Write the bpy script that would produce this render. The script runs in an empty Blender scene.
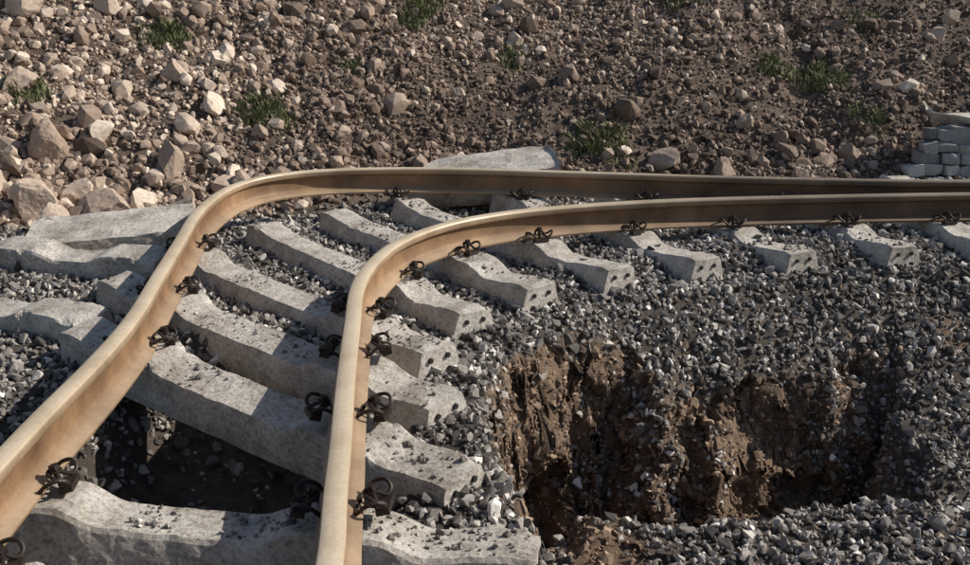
import bpy, bmesh, math, numpy as np
from mathutils import Vector, Matrix
rng=np.random.default_rng(7)
C=bpy.context.scene.collection

# ---------------------------------------------------------------- noise
T=rng.random((64,64,64)).astype(np.float32)
def vn(x,y,z=0.0):
    x=np.asarray(x,dtype=np.float64);y=np.asarray(y,dtype=np.float64);z=np.zeros_like(x)+z
    xi=np.floor(x);yi=np.floor(y);zi=np.floor(z)
    fx=x-xi;fy=y-yi;fz=z-zi
    fx=fx*fx*(3-2*fx);fy=fy*fy*(3-2*fy);fz=fz*fz*(3-2*fz)
    xi=xi.astype(np.int64);yi=yi.astype(np.int64);zi=zi.astype(np.int64)
    def g(a,b,c): return T[(xi+a)&63,(yi+b)&63,(zi+c)&63]
    def L(a,b,t): return a+(b-a)*t
    return L(L(L(g(0,0,0),g(1,0,0),fx),L(g(0,1,0),g(1,1,0),fx),fy),
             L(L(g(0,0,1),g(1,0,1),fx),L(g(0,1,1),g(1,1,1),fx),fy),fz)*2-1
def fbm(x,y,z=0.0,s=1.0,o=4,r=.5):
    a=1.0;t=0;n=0
    for i in range(o):
        t=t+a*vn(x*s+17.3*i,y*s+5.1*i,z*s+9.7*i);n+=a;a*=r;s*=2.03
    return t/n
def sst(a,b,x):
    t=np.clip((x-a)/(b-a),0,1);return t*t*(3-2*t)

# ---------------------------------------------------------------- materials
def newmat(name):
    m=bpy.data.materials.new(name);m.use_nodes=True
    nt=m.node_tree
    return m,nt,nt.nodes,nt.links,nt.nodes['Principled BSDF']
def ramp(N,stops,interp='LINEAR'):
    r=N.new('ShaderNodeValToRGB');e=r.color_ramp.elements
    e[0].position=stops[0][0];e[0].color=(*stops[0][1],1)
    e[1].position=stops[1][0];e[1].color=(*stops[1][1],1)
    for p,c in stops[2:]:
        q=e.new(p);q.color=(*c,1)
    r.color_ramp.interpolation=interp
    return r
def noise(N,Lk,co,scale,detail=6,rough=.6):
    n=N.new('ShaderNodeTexNoise');n.inputs['Scale'].default_value=scale
    n.inputs['Detail'].default_value=detail;n.inputs['Roughness'].default_value=rough
    Lk.new(co,n.inputs['Vector']);return n
def mixc(N,Lk,fac,a,b,mode='MIX'):
    m=N.new('ShaderNodeMix');m.data_type='RGBA';m.blend_type=mode
    for s,v in ((m.inputs[0],fac),(m.inputs[6],a),(m.inputs[7],b)):
        if isinstance(v,(int,float)): s.default_value=v
        elif isinstance(v,tuple): s.default_value=(*v,1)
        else: Lk.new(v,s)
    return m.outputs[2]
def bump(N,Lk,b,h,st,dist):
    n=N.new('ShaderNodeBump');n.inputs['Strength'].default_value=st;n.inputs['Distance'].default_value=dist
    Lk.new(h,n.inputs['Height']);Lk.new(n.outputs[0],b.inputs['Normal']);return n

def ground_material():
    m,nt,N,Lk,b=newmat('soil_and_gravel')
    tc=N.new('ShaderNodeTexCoord').outputs['Object']
    at=N.new('ShaderNodeAttribute');at.attribute_name='mask'
    sp=N.new('ShaderNodeSeparateColor');Lk.new(at.outputs['Color'],sp.inputs[0])
    n1=noise(N,Lk,tc,1.3,8,.65);n2=noise(N,Lk,tc,14,8,.7)
    mx=N.new('ShaderNodeMath');mx.operation='ADD';Lk.new(n1.outputs[0],mx.inputs[0]);Lk.new(n2.outputs[0],mx.inputs[1])
    mh=N.new('ShaderNodeMath');mh.operation='MULTIPLY';mh.inputs[1].default_value=.5;Lk.new(mx.outputs[0],mh.inputs[0])
    hill=ramp(N,[(.36,(.06,.04,.029)),(.64,(.24,.175,.13)),(.5,(.13,.09,.065))])
    pit=ramp(N,[(.36,(.075,.046,.03)),(.64,(.43,.30,.20)),(.5,(.21,.138,.088))])
    grav=ramp(N,[(.36,(.045,.037,.03)),(.64,(.17,.14,.115)),(.5,(.09,.074,.06))])
    for r in (hill,pit,grav): Lk.new(mh.outputs[0],r.inputs[0])
    c=mixc(N,Lk,sp.outputs[0],hill.outputs[0],grav.outputs[0])
    c=mixc(N,Lk,sp.outputs[1],c,pit.outputs[0])
    Lk.new(c,b.inputs['Base Color']);b.inputs['Roughness'].default_value=.95
    n3=noise(N,Lk,tc,30,10,.75)
    bump(N,Lk,b,n3.outputs[0],1.0,.04)
    return m
def stone_material(name,stops,bs=60):
    m,nt,N,Lk,b=newmat(name)
    tc=N.new('ShaderNodeTexCoord').outputs['Object']
    at=N.new('ShaderNodeAttribute');at.attribute_name='tone'
    n=noise(N,Lk,tc,bs,5,.65)
    ma=N.new('ShaderNodeMath');ma.operation='MULTIPLY_ADD';Lk.new(n.outputs[0],ma.inputs[0]);ma.inputs[1].default_value=.5
    su=N.new('ShaderNodeMath');su.operation='SUBTRACT';Lk.new(at.outputs['Fac'],su.inputs[0]);su.inputs[1].default_value=.25
    Lk.new(su.outputs[0],ma.inputs[2])
    r=ramp(N,stops);Lk.new(ma.outputs[0],r.inputs[0])
    Lk.new(r.outputs[0],b.inputs['Base Color']);b.inputs['Roughness'].default_value=.88
    bump(N,Lk,b,n.outputs[0],.5,.01)
    return m
def concrete_material():
    m,nt,N,Lk,b=newmat('weathered_concrete')
    tc=N.new('ShaderNodeTexCoord').outputs['Object']
    n1=noise(N,Lk,tc,3.5,8,.7);n2=noise(N,Lk,tc,55,6,.7)
    r=ramp(N,[(.32,(.21,.175,.14)),(.60,(.66,.61,.54)),(.46,(.48,.43,.37))]);Lk.new(n1.outputs[0],r.inputs[0])
    r2=ramp(N,[(.36,(.40,.37,.33)),(.54,(1.0,1.0,1.0))]);Lk.new(n2.outputs[0],r2.inputs[0])
    c=mixc(N,Lk,.75,r.outputs[0],r2.outputs[0],'MULTIPLY')
    Lk.new(c,b.inputs['Base Color']);b.inputs['Roughness'].default_value=.9
    n3=noise(N,Lk,tc,38,9,.75)
    bump(N,Lk,b,n3.outputs[0],.8,.018)
    return m
def rail_material():
    m,nt,N,Lk,b=newmat('rusty_rail_steel')
    tc=N.new('ShaderNodeTexCoord').outputs['Object']
    at=N.new('ShaderNodeAttribute');at.attribute_name='tone'
    ag=N.new('ShaderNodeAttribute');ag.attribute_name='painted_shade'
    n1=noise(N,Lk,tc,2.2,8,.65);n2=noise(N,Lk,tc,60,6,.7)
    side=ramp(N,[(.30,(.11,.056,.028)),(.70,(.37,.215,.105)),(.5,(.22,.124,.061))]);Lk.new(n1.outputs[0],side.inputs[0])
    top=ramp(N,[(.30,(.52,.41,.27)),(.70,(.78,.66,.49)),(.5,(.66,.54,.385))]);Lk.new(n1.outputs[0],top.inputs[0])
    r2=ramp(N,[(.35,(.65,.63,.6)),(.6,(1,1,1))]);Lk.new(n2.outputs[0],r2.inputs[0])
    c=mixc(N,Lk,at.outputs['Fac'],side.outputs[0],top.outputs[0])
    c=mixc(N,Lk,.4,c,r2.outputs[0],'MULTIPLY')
    c=mixc(N,Lk,ag.outputs['Fac'],c,(.40,.40,.43),'MULTIPLY')  # shade on the right-hand stretch, multiplied into the rail colour
    Lk.new(c,b.inputs['Base Color'])
    rr=N.new('ShaderNodeMapRange');rr.inputs['To Min'].default_value=.65;rr.inputs['To Max'].default_value=.38
    Lk.new(at.outputs['Fac'],rr.inputs['Value']);Lk.new(rr.outputs[0],b.inputs['Roughness']);b.inputs['Metallic'].default_value=.15
    bump(N,Lk,b,n2.outputs[0],.22,.004)
    return m
def plain(name,col,rough=.7,metal=0.,bs=40):
    m,nt,N,Lk,b=newmat(name)
    tc=N.new('ShaderNodeTexCoord').outputs['Object']
    n=noise(N,Lk,tc,bs,5,.6)
    r=ramp(N,[(.3,tuple(x*.55 for x in col)),(.7,tuple(min(1,x*1.4) for x in col))]);Lk.new(n.outputs[0],r.inputs[0])
    Lk.new(r.outputs[0],b.inputs['Base Color']);b.inputs['Roughness'].default_value=rough;b.inputs['Metallic'].default_value=metal
    return m
M_ground=ground_material()
M_ballast=stone_material('ballast_stone',[(.05,(.05,.043,.037)),(.97,(.80,.74,.67)),(.5,(.235,.21,.186)),(.78,(.46,.42,.375))])
M_rock=stone_material('hillside_stone',[(.05,(.07,.047,.033)),(.97,(.74,.63,.51)),(.4,(.18,.125,.09)),(.7,(.36,.27,.205)),(.85,(.52,.415,.325))],22)
M_clod=stone_material('soil_lump',[(.05,(.07,.044,.03)),(.97,(.56,.42,.31)),(.45,(.20,.134,.088)),(.7,(.34,.24,.16))],22)
M_riprap=stone_material('grey_limestone',[(.05,(.09,.088,.086)),(.97,(.50,.49,.47)),(.5,(.27,.265,.26))],22)
M_conc=concrete_material();M_rail=rail_material()
M_clip=plain('dark_spring_steel',(.035,.025,.02),.55,.4)
M_hole=plain('tendon_socket_black',(.012,.011,.01),.9)
M_grass=plain('dry_green_weed',(.16,.17,.075),.8,0,8)

# ---------------------------------------------------------------- mesh helpers
def mesh_np(name,V,F,mat,attrs=None,smooth=False,link=True):
    V=np.asarray(V,dtype=np.float32);F=np.asarray(F,dtype=np.int32);k=F.shape[1]
    me=bpy.data.meshes.new(name);me.vertices.add(len(V));me.vertices.foreach_set('co',V.ravel())
    me.loops.add(F.size);me.loops.foreach_set('vertex_index',F.ravel())
    me.polygons.add(len(F));me.polygons.foreach_set('loop_start',np.arange(0,F.size,k,dtype=np.int32))
    me.polygons.foreach_set('use_smooth',np.full(len(F),smooth))
    me.update(calc_edges=True)
    for an,(ty,data) in (attrs or {}).items():
        a=me.attributes.new(an,ty,'POINT')
        a.data.foreach_set('value' if ty=='FLOAT' else 'color',np.asarray(data,dtype=np.float32).ravel())
    me.materials.append(mat)
    o=bpy.data.objects.new(name,me)
    if link:C.objects.link(o)
    return o

# ---------------------------------------------------------------- terrain
EDGE=np.array([(-.30,-400),(.14,0),(.18,2.5),(.22,3.2),(.06,3.7),(-.02,4.2),(-.06,4.8),(.06,5.35),(.34,5.75),(.75,6.2),(1.4,6.52),(2.3,6.80),(3.2,7.0),(4.2,7.2),(6,7.35),(9,7.4),(14,7.2),(400,0)],float)
def edge_sd(X,Y):
    best=np.full(X.shape,1e9);sg=np.ones(X.shape)
    for a,b in zip(EDGE[:-1],EDGE[1:]):
        d=b-a;L2=d@d
        px=X-a[0];py=Y-a[1]
        t=np.clip((px*d[0]+py*d[1])/L2,0,1)
        dist=np.hypot(px-t*d[0],py-t*d[1])
        cr=d[0]*py-d[1]*px
        m=dist<best-1e-9
        best=np.where(m,dist,best);sg=np.where(m,np.where(cr<0,1.,-1.),sg)
    return best*sg
def terrain(X,Y):
    d0=edge_sd(X,Y)
    d=d0+.05*fbm(X,Y,3.,2.2,3)
    front=sst(5.6,4.5,Y)*sst(-.30,-.55,X)*sst(-2.2,-1.6,X)
    up=-.41-.55*front-.10*sst(5.0,4.0,Y)*sst(-1.6,-2.2,X)+.08*sst(-.25,-.6,d0)*sst(.1,.9,X)*sst(8.4,7.9,Y)
    up=up+(.035+.05*front)*fbm(X,Y,0,2.5,4)-.06*sst(8.2,8.9,Y)
    up=up+.05*np.clip(fbm(X,Y,8.,1.6,2),0,1)
    w=.02+.46*sst(.45,1.3,X)+.40*fbm(X,Y*.3,2.,1.9,5,.62)*sst(.25,.8,X)
    w=np.clip(w,.02,2)
    dd=np.clip(d,0,None)
    ze=up-.02
    shelf=ze-.56*np.minimum(dd,w)-.10*sst(w-.30,w,dd)*sst(.1,.3,w)
    shelf=shelf+.06*fbm(X,Y,19,1.8,3)*sst(.05,.3,dd)
    q=(dd-w)
    nearer=sst(5.30,4.5,Y+.25*fbm(X,Y,27,1.2,3)+.5*sst(.6,.1,X))
    zf=-1.90+.82*nearer+.26*sst(.6,1.2,q)*(1-nearer)+.05*np.clip(X,0,6)+.12*fbm(X,Y,5.,1.1,4)
    zf=np.minimum(zf,-.88)
    ww=.32+.24*np.clip(fbm(X,Y,29,1.3,2),-.3,1)
    drop=sst(-.04,1.05,np.clip(q/ww,0,1))
    sc=shelf+(zf-shelf)*drop
    slope=np.maximum(ze-.64*dd,zf+.1)+.09*fbm(X,Y,15.,1.5,3)*sst(0,.3,dd)
    mr=sst(2.50,2.90,X+.45*fbm(X,Y,21,1.6,4))
    low=sc*(1-mr)+slope*mr
    low=low-.20*np.exp(-((X-2.65-.28*fbm(X,Y,23,2.,3))/.09)**2)*sst(.35,.7,dd)*sst(1.8,1.3,dd)
    z=np.where(d>0,low,up)
    depth=sst(.2,.55,shelf-zf)
    steep=np.where(d>0,(1-mr)*sst(-.02,.06,q)*sst(.72,.50,q)*depth,0)
    # hillside
    Yb=10.0+.45*np.clip(X,-6,0)+.25*fbm(X,Y,31,.5,2)
    h=np.clip(Y-Yb,0,None)
    hill=.56*h*h/(h+.30)
    hill=np.where(hill>13,13+(hill-13)*.15,hill)
    rough=sst(0,1.,h)
    hill=hill+rough*(.19*fbm(X,Y,41,.7,5)+.10*fbm(X,Y,43,3.,4))
    gx=3.8+.35*fbm(X*0,Y,51,.6,2)
    gully=.18*np.exp(-((X-gx)/.3)**2)*sst(.3,1.3,h)
    z=z+hill-gully
    gravel=np.where(d>0,(1-steep),1.)*sst(.35,-.1,h)
    base=np.where(d>0,(1-mr)*sst(.8,.55,q+.3*fbm(X,Y,25,2,3))*sst(.2,.4,q)*(1-sst(.35,.8,nearer)),0)
    gravel=gravel*(1-.9*base);pitf=np.clip(steep+base,0,1)
    patch=sst(.02,.30,fbm(X,Y,33,1.9,5,.6))*sst(.15,.4,dd)*sst(1.9,1.4,dd)
    gravel=gravel*(1-.50*patch);pitf=np.maximum(pitf,.5*patch)
    pitf=np.maximum(pitf,.25*front)
    return z,np.clip(gravel,0,1),pitf,h,d,steep
def axis(lo,hi,segs):
    v=[]
    for a,b,s in segs: v.append(np.arange(a,b,s))
    v=np.concatenate(v)
    far=np.array([1,2,4,8,16,32,64,128,260,420.])
    return np.concatenate([lo-far[::-1],v,[hi],hi+far])
xs=axis(-7.,8.,[(-7,-3,.06),(-3,-.2,.035),(-.2,3.1,.018),(3.1,5.5,.035),(5.5,8,.06)])
ys=axis(1.,17.,[(1,3.2,.04),(3.2,6.8,.014),(6.8,10,.035),(10,17,.05)])
X,Y=np.meshgrid(xs,ys)
Z,G,Pt,Hh,D,St=terrain(X,Y)
n1=fbm(X,Y,Z*1.0+61,2.6,6,.62);n2=fbm(X,Y,Z+71,2.6,6,.62);n3=fbm(X,Y,Z*1.+81,5.,4,.6)
XX=X+St*(.28*n1)*sst(.0,.5,X);YY=Y+St*(.44*n2);ZZ=Z+St*.14*n3
ny,nx=X.shape
idx=np.arange(nx*ny).reshape(ny,nx)
F=np.stack([idx[:-1,:-1],idx[:-1,1:],idx[1:,1:],idx[1:,:-1]],-1).reshape(-1,4)
V=np.stack([XX,YY,ZZ],-1).reshape(-1,3)
col=np.stack([G,Pt,np.zeros_like(G),np.ones_like(G)],-1)
mesh_np('ground',V,F,M_ground,{'mask':('FLOAT_COLOR',col)},smooth=True)

# ---------------------------------------------------------------- scatter
def hull_proto(seed,n=13,sq=(1,.8,.62)):
    r=np.random.default_rng(seed);bm=bmesh.new()
    p=r.normal(size=(n,3));p/=np.linalg.norm(p,axis=1)[:,None];p*=r.uniform(.8,1.1,(n,1));p*=np.array(sq)*r.uniform(.8,1.2,3)
    for q in p:bm.verts.new(q)
    res=bmesh.ops.convex_hull(bm,input=bm.verts)
    dead=[v for v in bm.verts if not v.link_faces]
    if dead:bmesh.ops.delete(bm,geom=dead,context='VERTS')
    bmesh.ops.triangulate(bm,faces=bm.faces)
    bm.verts.index_update()
    V=np.array([v.co[:] for v in bm.verts]);F=np.array([[v.index for v in f.verts] for f in bm.faces]);bm.free()
    return V,F
PROT=[hull_proto(100+i) for i in range(14)]
BIGP=[hull_proto(300+i,24) for i in range(12)]
def rotmats(n,flat=0.):
    q=rng.normal(size=(n,4));q/=np.linalg.norm(q,axis=1)[:,None]
    w,x,y,z=q.T
    return np.stack([1-2*(y*y+z*z),2*(x*y-z*w),2*(x*z+y*w),2*(x*y+z*w),1-2*(x*x+z*z),2*(y*z-x*w),2*(x*z-y*w),2*(y*z+x*w),1-2*(x*x+y*y)],-1).reshape(n,3,3)
def scatter(name,P,R,tone,mat,prots=PROT):
    Vs=[];Fs=[];Ts=[];off=0
    pid=rng.integers(0,len(prots),len(P));RM=rotmats(len(P))
    for k,(pv,pf) in enumerate(prots):
        s=np.where(pid==k)[0]
        if len(s)==0:continue
        v=np.einsum('nij,vj->nvi',RM[s],pv)*R[s][:,None,None]+P[s][:,None,:]
        f=pf[None]+(np.arange(len(s))*len(pv))[:,None,None]+off
        Vs.append(v.reshape(-1,3));Fs.append(f.reshape(-1,3));Ts.append(np.repeat(tone[s],len(pv)));off+=len(s)*len(pv)
    return mesh_np(name,np.concatenate(Vs),np.concatenate(Fs),mat,{'tone':('FLOAT',np.concatenate(Ts))})
P4=np.stack([XX,YY,ZZ],-1)
A=P4[:-1,:-1];B=P4[:-1,1:];Cc=P4[1:,1:];Dd=P4[1:,:-1]
area=np.linalg.norm(np.cross(Cc-A,Dd-B),axis=-1)*.5
inside=(X>-7)&(X<8)&(Y>1)&(Y<17)
def sample(weight,n,radius_lift=None):
    w=(weight*inside)[:-1,:-1]*area;w=w.ravel();cs=np.cumsum(w);i=np.searchsorted(cs,rng.random(n)*cs[-1])
    iy,ix=np.unravel_index(i,area.shape);u=rng.random((n,1));v=rng.random((n,1))
    return (A[iy,ix]*(1-u)*(1-v)+B[iy,ix]*u*(1-v)+Cc[iy,ix]*u*v+Dd[iy,ix]*(1-u)*v)
view=((np.abs(X)<Y*.62+.8)).astype(float)
# ballast
spill=.02+.35*sst(.08,.30,fbm(X,Y*.5,37,2.2,4,.6))
wg=(np.clip(G,0,1)**1.2+spill*(Pt>.3)*(D>0)*(G<.5))*view*(Y<10.8)*np.where(Hh>0,.25,1.)*(1-.90*sst(5.4,4.5,Y)*sst(-.3,-.5,X)*sst(-2.2,-1.7,X))
nB=72000
Pb=sample(wg,nB);Rb=np.clip(rng.lognormal(math.log(.0205),.36,nB),.009,.05)
Pb[:,2]+=Rb*rng.uniform(-.1,.9,nB)
tb=np.clip(rng.normal(.45,.25,nB),0,1)
tb=tb+.20*fbm(Pb[:,0],Pb[:,1],0,1.4,3)-.15*sst(4.8,3.8,Pb[:,1])*sst(0,-.3,Pb[:,0])
scatter('ballast_gravel',Pb,Rb,tb,M_ballast)
# soil clods and loose stones in the hole
ws=((Pt>.5)*(D>0)*1.0+.14*(D>0)*(Pt<=.5)*(Hh<=0))*view
nS=20000
Ps=sample(ws,nS);Rs=np.clip(rng.lognormal(math.log(.011),.6,nS),.004,.05)
scatter('soil_clods',Ps,Rs,np.clip(rng.normal(.46,.18,nS),0,1),M_clod)
# hillside rubble
hillw=sst(.0,.35,Hh)*view
dens=.45+.9*sst(-.3,.4,fbm(X,Y,91,.6,3))
right=1-.35*sst(4.0,4.6,X)
nH=80000
Ph=sample(hillw*dens*right,nH);Rh=np.clip(rng.lognormal(math.log(.022),.45,nH),.008,.08)
Ph[:,2]+=Rh*rng.uniform(-.2,.6,nH)
def htone(P,n):
    return np.clip(rng.normal(.43,.21,n)+.26*fbm(P[:,0],P[:,1],P[:,2],.55,3)+.18*sst(0,-4,P[:,0])-.08*sst(1,4,P[:,0]),0,1)
scatter('hillside_rubble',Ph,Rh,htone(Ph,nH),M_rock)
nM=10500
wm=hillw*dens*right*(1+1.2*sst(1.5,.2,Hh))*(1+2.2*sst(-.5,-3.5,X))
Pm=sample(wm,nM);Rm=np.clip(rng.lognormal(math.log(.047),.46,nM),.03,.20)
Pm[:,2]+=Rm*rng.uniform(-.2,.5,nM)
scatter('hillside_rocks',Pm,Rm,np.clip(htone(Pm,nM)+.09,0,.9),M_rock,BIGP)
# grey riprap by the retaining wall
wr=(np.exp(-((X-4.35)/.35)**2)+.8*sst(4.2,4.5,X)*sst(6.5,6,X))*sst(9.7,9.9,Y)*sst(10.25,10.1,Y)
Pr=sample(wr,750);Rr=rng.uniform(.02,.075,750);Pr[:,2]+=Rr*.6
scatter('grey_riprap',Pr,Rr,np.clip(rng.normal(.5,.22,750),0,1),M_riprap,BIGP)

# ---------------------------------------------------------------- boulders, slabs, wall
def rock(name,loc,size,seed,rot=(0,0,0),mat=None,tone=.7,cuts=18,lo=.5,hi=.9,rough=.12,sub=5):
    r=np.random.default_rng(seed);bm=bmesh.new();bmesh.ops.create_icosphere(bm,subdivisions=sub,radius=1)
    V=np.array([v.co[:] for v in bm.verts]);F=np.array([[v.index for v in f.verts] for f in bm.faces]);bm.free()
    for i in range(cuts):
        n=r.normal(size=3);n/=np.linalg.norm(n);dd=r.uniform(lo,hi)
        V=V-np.clip(V@n-dd,0,None)[:,None]*n
    V=V+V*(rough*fbm(V[:,0]+seed,V[:,1],V[:,2],2.2,6,.6))[:,None]
    V=V*np.array(size)
    o=mesh_np(name,V,F,mat or M_rock,{'tone':('FLOAT',np.full(len(V),tone))})
    o.location=loc;o.rotation_euler=rot
    return o
def gz(x,y):
    return float(terrain(np.array([[x]],float),np.array([[y]],float))[0][0,0])
for i,(x,y,s,t) in enumerate([(-3.35,8.75,.24,.72),(-3.9,8.6,.28,.8),(-2.75,8.9,.18,.8),(-4.3,8.1,.30,.75),(-3.6,8.1,.20,.8),(-4.1,9.4,.24,.7),(-3.0,9.5,.22,.65),(-2.3,9.4,.16,.7),(-4.9,9.3,.3,.75),
        (-3.95,7.5,.2,.75),(-4.6,7.4,.26,.75),(-1.5,10.0,.13,.7),(1.9,10.6,.17,.7),(2.5,10.4,.15,.65),(3.3,10.3,.14,.6),(-.3,11.6,.12,.75),(1.35,10.1,.09,.98),(-5.3,10.5,.28,.75),(-3.3,10.8,.16,.75),(-2.5,8.5,.13,.75),(-3.1,8.3,.14,.85),(-4.4,8.8,.2,.8),
        (-3.7,9.0,.17,.85),(-4.6,10.0,.2,.75),(-2.6,9.8,.12,.85),(2.9,11.2,.12,.7),(4.0,10.9,.15,.6),(-3.45,7.85,.14,.8),(-3.2,8.6,.12,.7),(-5.0,11.2,.2,.8),(-4.2,11.6,.17,.8)]):
    rock('boulder',(x,y,gz(x,y)+s*.30),(s*1.2,s*.95,s*.8),500+i,(i*.7,i*.3,i*1.3),None,t)
def slab(name,loc,size,rotz,tilt,seed,mat=M_conc,chip=.02,cuts=24,tone=.8,ncut=7):
    bm=bmesh.new();bmesh.ops.create_cube(bm,size=2)
    bmesh.ops.subdivide_edges(bm,edges=bm.edges,cuts=cuts,use_grid_fill=True)
    V=np.array([v.co[:] for v in bm.verts]);F=[[v.index for v in f.verts] for f in bm.faces];bm.free()
    V=V*np.array(size)
    r=np.random.default_rng(seed)
    for i in range(ncut):
        n=r.normal(size=3)*np.array([1,1,.35 if ncut==7 else .9]);n/=np.linalg.norm(n)
        ext=np.abs(n)@np.array(size);dd=ext*r.uniform(.70,.86)
        V=V-np.clip(V@n-dd,0,None)[:,None]*n
    V+=chip*np.stack([fbm(V[:,0]+seed,V[:,1],V[:,2]+k*7,6,4) for k in range(3)],-1)
    o=mesh_np(name,V,np.array(F),mat,{'tone':('FLOAT',np.full(len(V),tone))})
    o.location=loc;o.rotation_euler=(tilt[0],tilt[1],rotz)
    return o
slab('concrete_slab',(-2.95,7.75,-.30),(.62,.38,.10),.25,(.10,-.05),3)
slab('concrete_slab',(.05,9.45,-.17),(.80,.30,.15),.03,(.22,-.13),5)
# rubble-stone retaining wall with a thin coping, broken down at its left end
wall=bpy.data.objects.new('stone_retaining_wall',None);C.objects.link(wall)
core=slab('mortar_core',(6.5,10.48,-.12),(2.05,.10,.31),0,(0,0),21,M_riprap,.03,20,.42);core.parent=wall
wr_=np.random.default_rng(5);kk=0
for row in range(5):
    x=4.22+[0,.12,.20,.30,.36][row]+wr_.uniform(0,.08)
    while x<8.2:
        wdt=wr_.uniform(.05,.13);hh_=wr_.uniform(.050,.062)
        b_=slab('wall_stone',(x+wdt,10.34+.025*row+wr_.normal(0,.015),-.38+row*.122+wr_.normal(0,.008)),(wdt,.09,hh_),wr_.normal(0,.10),(wr_.normal(0,.08),wr_.normal(0,.07)),900+kk,M_riprap,.02,6,float(np.clip(wr_.normal(.52,.17),.15,.9)),9)
        b_.parent=wall;x+=2*wdt+.012;kk+=1
cop=slab('coping',(6.45,10.62,.235),(1.95,.28,.035),-.03,(.02,.0),9);cop.parent=wall

# ---------------------------------------------------------------- rails
def catmull(P,step=.03):
    P=np.array(P,float);P=np.vstack([2*P[0]-P[1],P,2*P[-1]-P[-2]]);out=[]
    for i in range(1,len(P)-2):
        p0,p1,p2,p3=P[i-1:i+3];n=max(4,int(np.linalg.norm(p2-p1)/step));
        t=np.linspace(0,1,n,endpoint=False)[:,None]
        out.append(.5*((2*p1)+(-p0+p2)*t+(2*p0-5*p1+4*p2-p3)*t*t+(-p0+3*p1-3*p2+p3)*t**3))
    out=np.vstack(out+[P[-2][None]])
    for k in range(25): out[1:-1]=.25*out[:-2]+.5*out[1:-1]+.25*out[2:]
    return out
NEAR=[(-.40,-.6,0),(-.41,.5,0),(-.43,1.6,0),(-.45,2.53,0),(-.49,2.91,0),(-.53,3.35,0),(-.59,3.93,0),(-.66,4.72,0),(-.71,5.33,0),(-.68,5.83,0),(-.56,6.35,0),(-.28,6.84,0),(.11,7.18,0),(.57,7.40,0),(1.2,7.59,0),(2.09,7.74,0),(3.89,7.9,0),(6,7.95,0),(9,7.9,0),(14,7.6,0)]
FAR=[(-1.5,-.6,0),(-1.54,.5,0),(-1.60,1.6,0),(-1.66,2.5,.01),(-1.69,3.06,.02),(-1.71,3.53,.02),(-1.73,4.17,0.01),(-1.78,4.80,0),(-1.88,5.5,0),(-2.0,6.35,0),(-2.12,7.3,.01),(-2.06,8.1,.03),(-1.77,8.55,.04),(-1.2,8.79,.04),(-.31,8.87,.03),(1.02,8.76,.01),(2.3,8.6,0),(4.13,8.45,0),(6,8.7,0),(9,8.9,0),(14,8.6,0)]
RH=.215;ks=RH/.19
prof=[(-.080,-.190),(.080,-.190),(.081,-.178),(.050,-.165),(.022,-.150),(.0105,-.130),(.009,-.075),(.0105,-.062),(.020,-.052),(.037,-.045),(.040,-.038),(.0415,-.013),(.036,-.004),(.024,0),(.008,.0015),(-.008,.0015),(-.024,0),(-.036,-.004),(-.0415,-.013),(-.040,-.038),(-.037,-.045),(-.020,-.052),(-.0105,-.062),(-.009,-.075),(-.0105,-.130),(-.022,-.150),(-.050,-.165),(-.081,-.178)]
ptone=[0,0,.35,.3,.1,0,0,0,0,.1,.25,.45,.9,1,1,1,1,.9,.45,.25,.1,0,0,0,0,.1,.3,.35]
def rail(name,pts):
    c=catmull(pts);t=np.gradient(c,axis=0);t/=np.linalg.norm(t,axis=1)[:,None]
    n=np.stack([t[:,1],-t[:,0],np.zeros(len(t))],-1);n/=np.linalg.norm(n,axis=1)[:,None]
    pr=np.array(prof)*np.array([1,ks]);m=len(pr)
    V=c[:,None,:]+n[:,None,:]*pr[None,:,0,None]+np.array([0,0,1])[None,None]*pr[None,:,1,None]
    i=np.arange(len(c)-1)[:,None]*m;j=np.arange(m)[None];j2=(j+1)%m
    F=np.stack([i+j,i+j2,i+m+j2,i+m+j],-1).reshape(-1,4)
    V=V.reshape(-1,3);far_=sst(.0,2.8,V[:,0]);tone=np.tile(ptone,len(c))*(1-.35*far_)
    o=mesh_np(name,V,F,M_rail,{'tone':('FLOAT',tone),'painted_shade':('FLOAT',.85*far_)},smooth=True)  # second attribute carries painted shade, growing along the rails to the right
    bm=bmesh.new();bm.from_mesh(o.data);bm.verts.ensure_lookup_table()
    for s in (0,(len(c)-1)*m):
        bm.faces.new([bm.verts[s+k] for k in range(m)])
    bmesh.ops.recalc_face_normals(bm,faces=bm.faces)
    bm.to_mesh(o.data);bm.free()
    o.data.set_sharp_from_angle(angle=math.radians(30))
    return c
cn=rail('steel_rail',NEAR);cf=rail('steel_rail',FAR)

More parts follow.
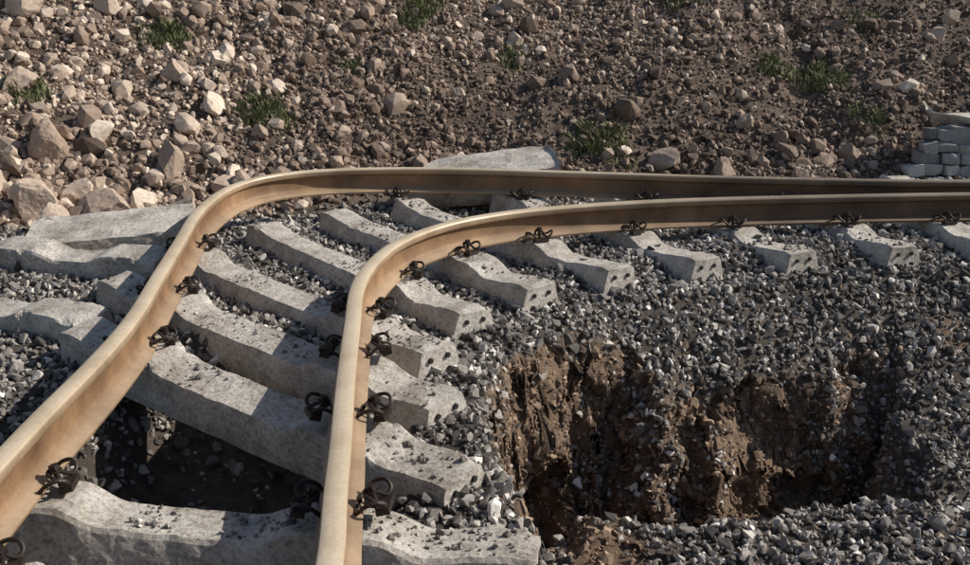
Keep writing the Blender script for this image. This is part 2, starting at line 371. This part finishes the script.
# ---------------------------------------------------------------- sleepers with clips
def tube(path,r,seg=7):
    P=np.array(path,float)
    Q=[]
    Pe=np.vstack([2*P[0]-P[1],P,2*P[-1]-P[-2]])
    for i in range(1,len(Pe)-2):
        p0,p1,p2,p3=Pe[i-1:i+3];t=np.linspace(0,1,4,endpoint=False)[:,None]
        Q.append(.5*((2*p1)+(-p0+p2)*t+(2*p0-5*p1+4*p2-p3)*t*t+(-p0+3*p1-3*p2+p3)*t**3))
    c=np.vstack(Q+[P[-1][None]])
    t=np.gradient(c,axis=0);t/=np.linalg.norm(t,axis=1)[:,None]
    u=np.cross(t[0],[0,0,1.]);u/=np.linalg.norm(u);V=[]
    for k in range(len(c)):
        u=u-t[k]*(u@t[k]);u/=np.linalg.norm(u);w=np.cross(t[k],u)
        for a in np.linspace(0,2*math.pi,seg,endpoint=False): V.append(c[k]+r*(math.cos(a)*u+math.sin(a)*w))
    V=np.array(V);i=np.arange(len(c)-1)[:,None]*seg;j=np.arange(seg)[None];j2=(j+1)%seg
    F=np.stack([i+j,i+j2,i+seg+j2,i+seg+j],-1).reshape(-1,4)
    return V,F
cp=[(-.012,-.012,.022),(-.045,-.018,.022),(-.085,-.004,.026),(-.098,.035,.050),(-.088,.080,.052),(-.064,.098,.028),(-.042,.080,.016),(-.034,.045,.040),(-.016,.022,.060),(.016,.022,.060),(.034,.045,.040),(.042,.080,.016),(.064,.098,.028),(.088,.080,.052),(.098,.035,.050),(.085,-.004,.026),(.045,-.018,.022),(.012,-.012,.022)]
tv,tf=tube(cp,.0082)
bmc=bmesh.new()
vs=[bmc.verts.new(v) for v in tv]
for f in tf:bmc.faces.new([vs[k] for k in f])
def cyl(bm,r,h,z,x=0,y=0,seg=10):
    bmesh.ops.create_cone(bm,cap_ends=True,segments=seg,radius1=r,radius2=r,depth=h,matrix=Matrix.Translation((x,y,z)))
cyl(bmc,.011,.10,.035,0,.045,10);cyl(bmc,.020,.020,.074,0,.045,6);cyl(bmc,.026,.006,.060,0,.045,14)
bmesh.ops.create_cube(bmc,size=1,matrix=Matrix.Translation((0,.075,-.006))@Matrix.Diagonal((.11,.05,.022,1)))
clip_me=bpy.data.meshes.new('spring_clip');bmesh.ops.recalc_face_normals(bmc,faces=bmc.faces);bmc.to_mesh(clip_me);bmc.free();clip_me.materials.append(M_clip)

def sleeper_mesh(L,seed,railpos):
    ns=int(L/.022);xsn=np.linspace(-L/2,L/2,ns)
    e=np.minimum(xsn+L/2,L/2-xsn)
    a,b=railpos
    dseat=np.minimum(np.abs(xsn-a),np.abs(xsn-b))
    top=-.045*sst(.14,.34,dseat)*sst(.0,.5,e)-.02*sst(.14,.34,dseat)
    top=top-.012*sst(.08,.0,e)
    tw=.122-.012*sst(.16,.42,dseat)
    bw=.158;hh=.245
    V=[]
    for k,x in enumerate(xsn):
        pts=[(-bw,-hh),(bw,-hh),(bw,-hh+.05),(tw[k]+.012,top[k]-.018),(tw[k],top[k]),(-tw[k],top[k]),(-tw[k]-.012,top[k]-.018),(-bw,-hh+.05)]
        cnt=[6,2,8,1,10,1,8,2]
        for q in range(8):
            p0=np.array(pts[q]);p1=np.array(pts[(q+1)%8])
            for s in range(cnt[q]): 
                w=p0+(p1-p0)*s/cnt[q];V.append((x,w[0],w[1]))
    V=np.array(V);m=38
    nz=[fbm(V[:,0]*1.+seed*3.7,V[:,1]+q*5,V[:,2],9,4,.6) for q in range(3)]
    V+=.009*np.stack(nz,-1)
    ch=np.clip(fbm(V[:,0]+seed*1.9,V[:,1],V[:,2],5.5,5,.6)-.12,0,1)
    corner=np.clip(np.abs(V[:,1])-.07,0,1)/.08*np.clip((V[:,2]+.10)/.1,0,1)
    V[:,2]-=ch*corner*.14;V[:,1]-=np.sign(V[:,1])*ch*corner*.07
    i=np.arange(ns-1)[:,None]*m;j=np.arange(m)[None];j2=(j+1)%m
    F=np.stack([i+j,i+j2,i+m+j2,i+m+j],-1).reshape(-1,4)
    bm=bmesh.new();vs=[bm.verts.new(v) for v in V]
    for f in F:bm.faces.new([vs[k] for k in f])
    bm.faces.new([vs[k] for k in range(m)]);bm.faces.new([vs[(ns-1)*m+k] for k in range(m)])
    nf=len(bm.faces)
    for sx in (-1,1):
        for yy,zz in ((-.06,-.085),(.06,-.085),(-.07,-.165),(.07,-.165)):
            bmesh.ops.create_cone(bm,cap_ends=True,segments=12,radius1=.015,radius2=.015,depth=.024,
                matrix=Matrix.Translation((sx*(L/2-.001),yy,zz))@Matrix.Rotation(math.pi/2,4,'Y'))
    bm.faces.ensure_lookup_table()
    bmesh.ops.recalc_face_normals(bm,faces=bm.faces)
    for f in bm.faces[nf:]: f.material_index=1
    me=bpy.data.meshes.new('concrete_sleeper');bm.to_mesh(me);bm.free()
    me.materials.append(M_conc);me.materials.append(M_hole)
    return me
def inter(c,p,q):
    p=np.array(p);q=np.array(q);d=q-p;s=(c[:,0]-p[0])*d[1]-(c[:,1]-p[1])*d[0]
    k=np.where(np.sign(s[:-1])!=np.sign(s[1:]))[0];best=None
    for i in k:
        t=c[i+1,:2]-c[i,:2];u=((c[i,:2]-p)@d)/(d@d)
        if -.1<u<1.1 and (best is None): best=(c[i,:2],t/np.linalg.norm(t),u)
    return best
# outer end, point the sleeper passes through, length, z left, z right, roll
SL=[((.10,2.45),(-2.3,2.95),2.6,0,0,0),((.19,3.12),(-2.07,3.43),2.7,.02,-.04,-.07),((-.09,3.66),(-2.77,5.68),2.75,.04,-.04,.17),((-.19,4.38),(-2.99,6.80),3.0,.02,-.03,.12),((-.25,5.03),(-2.6,7.5),2.95,0,-.01,.04),
    ((-.06,5.62),(-2.25,8.50),2.9,0,0,-.02),((.36,6.15),(-1.44,8.59),2.8,0,0,.03),((.93,6.56),(-.568,8.59),2.75,0,0,-.02),((1.57,6.80),(.30,8.9),2.7,0,0,0),
    ((2.30,6.98),(1.2,9.2),2.6,0,0,.02),((3.10,7.14),(2.3,9.4),2.6,0,0,0),((3.85,7.3),(3.2,9.5),2.6,0,0,0),((4.6,7.45),(4.2,9.6),2.6,0,0,0),((5.4,7.5),(5.1,9.6),2.6,0,0,0),((6.2,7.5),(6.0,9.6),2.6,0,0,0),((6.95,7.5),(6.9,9.6),2.6,0,0,0)]
topstones=[]
for k,(r,l,L,zl,zr,roll) in enumerate(SL):
    r=np.array(r);l=np.array(l);d=(r-l)/np.linalg.norm(r-l);l=r-d*L;c=(r+l)/2
    rp=[]
    for cv in (cn,cf):
        h=inter(cv,l,r)
        rp.append((h[2]-.5)*L if h else .6)
    me=sleeper_mesh(L,k+1,rp)
    o=bpy.data.objects.new('concrete_sleeper',me);C.objects.link(o)
    M=Matrix.Translation((c[0],c[1],-RH-.005-abs(roll)*.09+(zl+zr)/2))@Matrix.Rotation(math.atan2(d[1],d[0]),4,'Z')@Matrix.Rotation(-math.atan2(zr-zl,L),4,'Y')@Matrix.Rotation(roll,4,'X')
    o.matrix_world=M
    for cv in (cn,cf):
        h=inter(cv,l,r)
        if not h: continue
        for sd in (-1,1):
            t=h[1]*sd;nrm=np.array([t[1],-t[0]])
            q=bpy.data.objects.new('spring_clip',clip_me);C.objects.link(q)
            R=Matrix(((t[0],nrm[0],0,0),(t[1],nrm[1],0,0),(0,0,1,0),(0,0,0,1)))
            jr=np.random.default_rng(k*10+sd+3+5*(cv is cf))
            R=R@Matrix.Rotation(jr.normal(0,.22),4,'Z')@Matrix.Rotation(abs(jr.normal(0,.25)),4,'X')
            p=h[0]+nrm*(.068+abs(jr.normal(0,.01)))
            q.parent=o;q.matrix_parent_inverse=M.inverted()
            q.matrix_basis=Matrix.Translation((p[0],p[1],-RH+.010))@R@Matrix.Diagonal((-1,1,1,1))
    n=int(150+320*(math.sin(k*1.7)*.5+.5))
    u=rng.uniform(-L/2+.05,L/2-.03,n);w=rng.uniform(-.10,.10,n)
    keep=fbm(u+k*9,w,0,2.2,2)>.0;u=u[keep];w=w[keep]
    ds=np.min([np.abs(u-a) for a in rp],axis=0);ee=np.minimum(u+L/2,L/2-u);zt=-.045*sst(.14,.34,ds)*sst(0,.5,ee)-.02*sst(.14,.34,ds)
    for uu,ww,zz in zip(u,w,zt):
        topstones.append((M@Vector((uu,ww,zz+.003)))[:])
me=sleeper_mesh(2.1,77,(-.4,.75));o=bpy.data.objects.new('concrete_sleeper',me);C.objects.link(o)
o.matrix_world=Matrix.Translation((-3.25,5.98,-.24))@Matrix.Rotation(-.42,4,'Z')@Matrix.Rotation(.12,4,'X')
me=sleeper_mesh(1.7,78,(-.3,.6));o=bpy.data.objects.new('concrete_sleeper',me);C.objects.link(o)
o.matrix_world=Matrix.Translation((-3.1,7.05,-.22))@Matrix.Rotation(-.25,4,'Z')@Matrix.Rotation(.14,4,'X')
TP=np.array(topstones);nT=len(TP)
scatter('ballast_gravel_on_sleepers',TP,np.clip(rng.lognormal(math.log(.0085),.5,nT),.003,.024),np.clip(rng.normal(.40,.2,nT),0,1),M_ballast)

# ---------------------------------------------------------------- weeds
def weed(loc,r,h,n,seed):
    q=np.random.default_rng(seed);V=[];F=[]
    for i in range(n):
        a=q.uniform(0,6.283);rr=r*math.sqrt(q.random())*(1+.35*math.sin(3*a+seed));bx=rr*math.cos(a);by=rr*math.sin(a)
        cl=.5+.5*math.sin(bx*19+seed)*math.cos(by*16+seed)
        hh=h*q.uniform(.2,1)*max(.15,(1-.6*(rr/r)**2))*(.35+.75*cl);w=q.uniform(.004,.010);da=q.uniform(0,6.283);le=q.uniform(.3,1.3)*hh
        dx,dy=math.cos(da),math.sin(da);k=len(V);gb=by*.5
        V+= [(bx-dy*w,by+dx*w,gb-.05),(bx+dy*w,by-dx*w,gb-.05),(bx+dx*le*.4+dy*w,by+dy*le*.4-dx*w,gb+hh*.6),(bx+dx*le*.4-dy*w,by+dy*le*.4+dx*w,gb+hh*.6),(bx+dx*le+dy*w*.2,by+dy*le,gb+hh),(bx+dx*le-dy*w*.2,by+dy*le,gb+hh)]
        F+=[(k,k+1,k+2,k+3),(k+3,k+2,k+4,k+5)]
    o=mesh_np('weed_clump',V,np.array(F),M_grass);o.location=loc
for i,(x,y,r,h,n) in enumerate([(-3.6,11.4,.34,.22,1200),(-2.35,10.6,.32,.2,1100),(1.25,10.9,.38,.22,1200),(-6.0,12.0,.34,.24,900),(-.9,13.0,.32,.2,800),(-4.6,9.9,.26,.17,700),(-5.0,11.6,.3,.15,600),(3.4,12.4,.3,.15,500),(-1.6,11.6,.24,.14,450),(4.1,12.2,.38,.16,600),(.3,12.5,.24,.13,450),(4.4,11.4,.28,.14,500),(4.9,13.2,.35,.14,500),(2.6,13.6,.25,.12,350),(-2.9,12.7,.24,.14,400),(-5.6,13.2,.3,.16,500)]):
    weed((x,y,gz(x,y)),r,h,n,40+i)

# ---------------------------------------------------------------- camera, light
cd=bpy.data.cameras.new('camera');cam=bpy.data.objects.new('camera',cd);C.objects.link(cam)
cd.sensor_width=36;cd.lens=36*1000/970;cd.clip_end=3000;cd.clip_start=.05
cam.location=(0,0,1.6);cam.rotation_euler=(math.radians(90-16.57),0,0)
bpy.context.scene.camera=cam
sv=Vector((.80,.12,.60)).normalized()
el=math.asin(sv.z);az=math.atan2(sv.x,sv.y)
sd=bpy.data.lights.new('sun','SUN');sun=bpy.data.objects.new('sun',sd);C.objects.link(sun)
sd.energy=5.0;sd.angle=math.radians(.5);sd.color=(1,.945,.86)
sun.rotation_euler=(-sv).to_track_quat('-Z','Y').to_euler()
w=bpy.data.worlds.new('World');bpy.context.scene.world=w;w.use_nodes=True
nt=w.node_tree;sk=nt.nodes.new('ShaderNodeTexSky');sk.sky_type='NISHITA';sk.sun_disc=False
sk.sun_elevation=el;sk.sun_rotation=az
nt.links.new(sk.outputs[0],nt.nodes['Background'].inputs[0]);nt.nodes['Background'].inputs[1].default_value=.09
sc=bpy.context.scene;sc.view_settings.view_transform='Standard';sc.view_settings.look='None';sc.view_settings.exposure=0
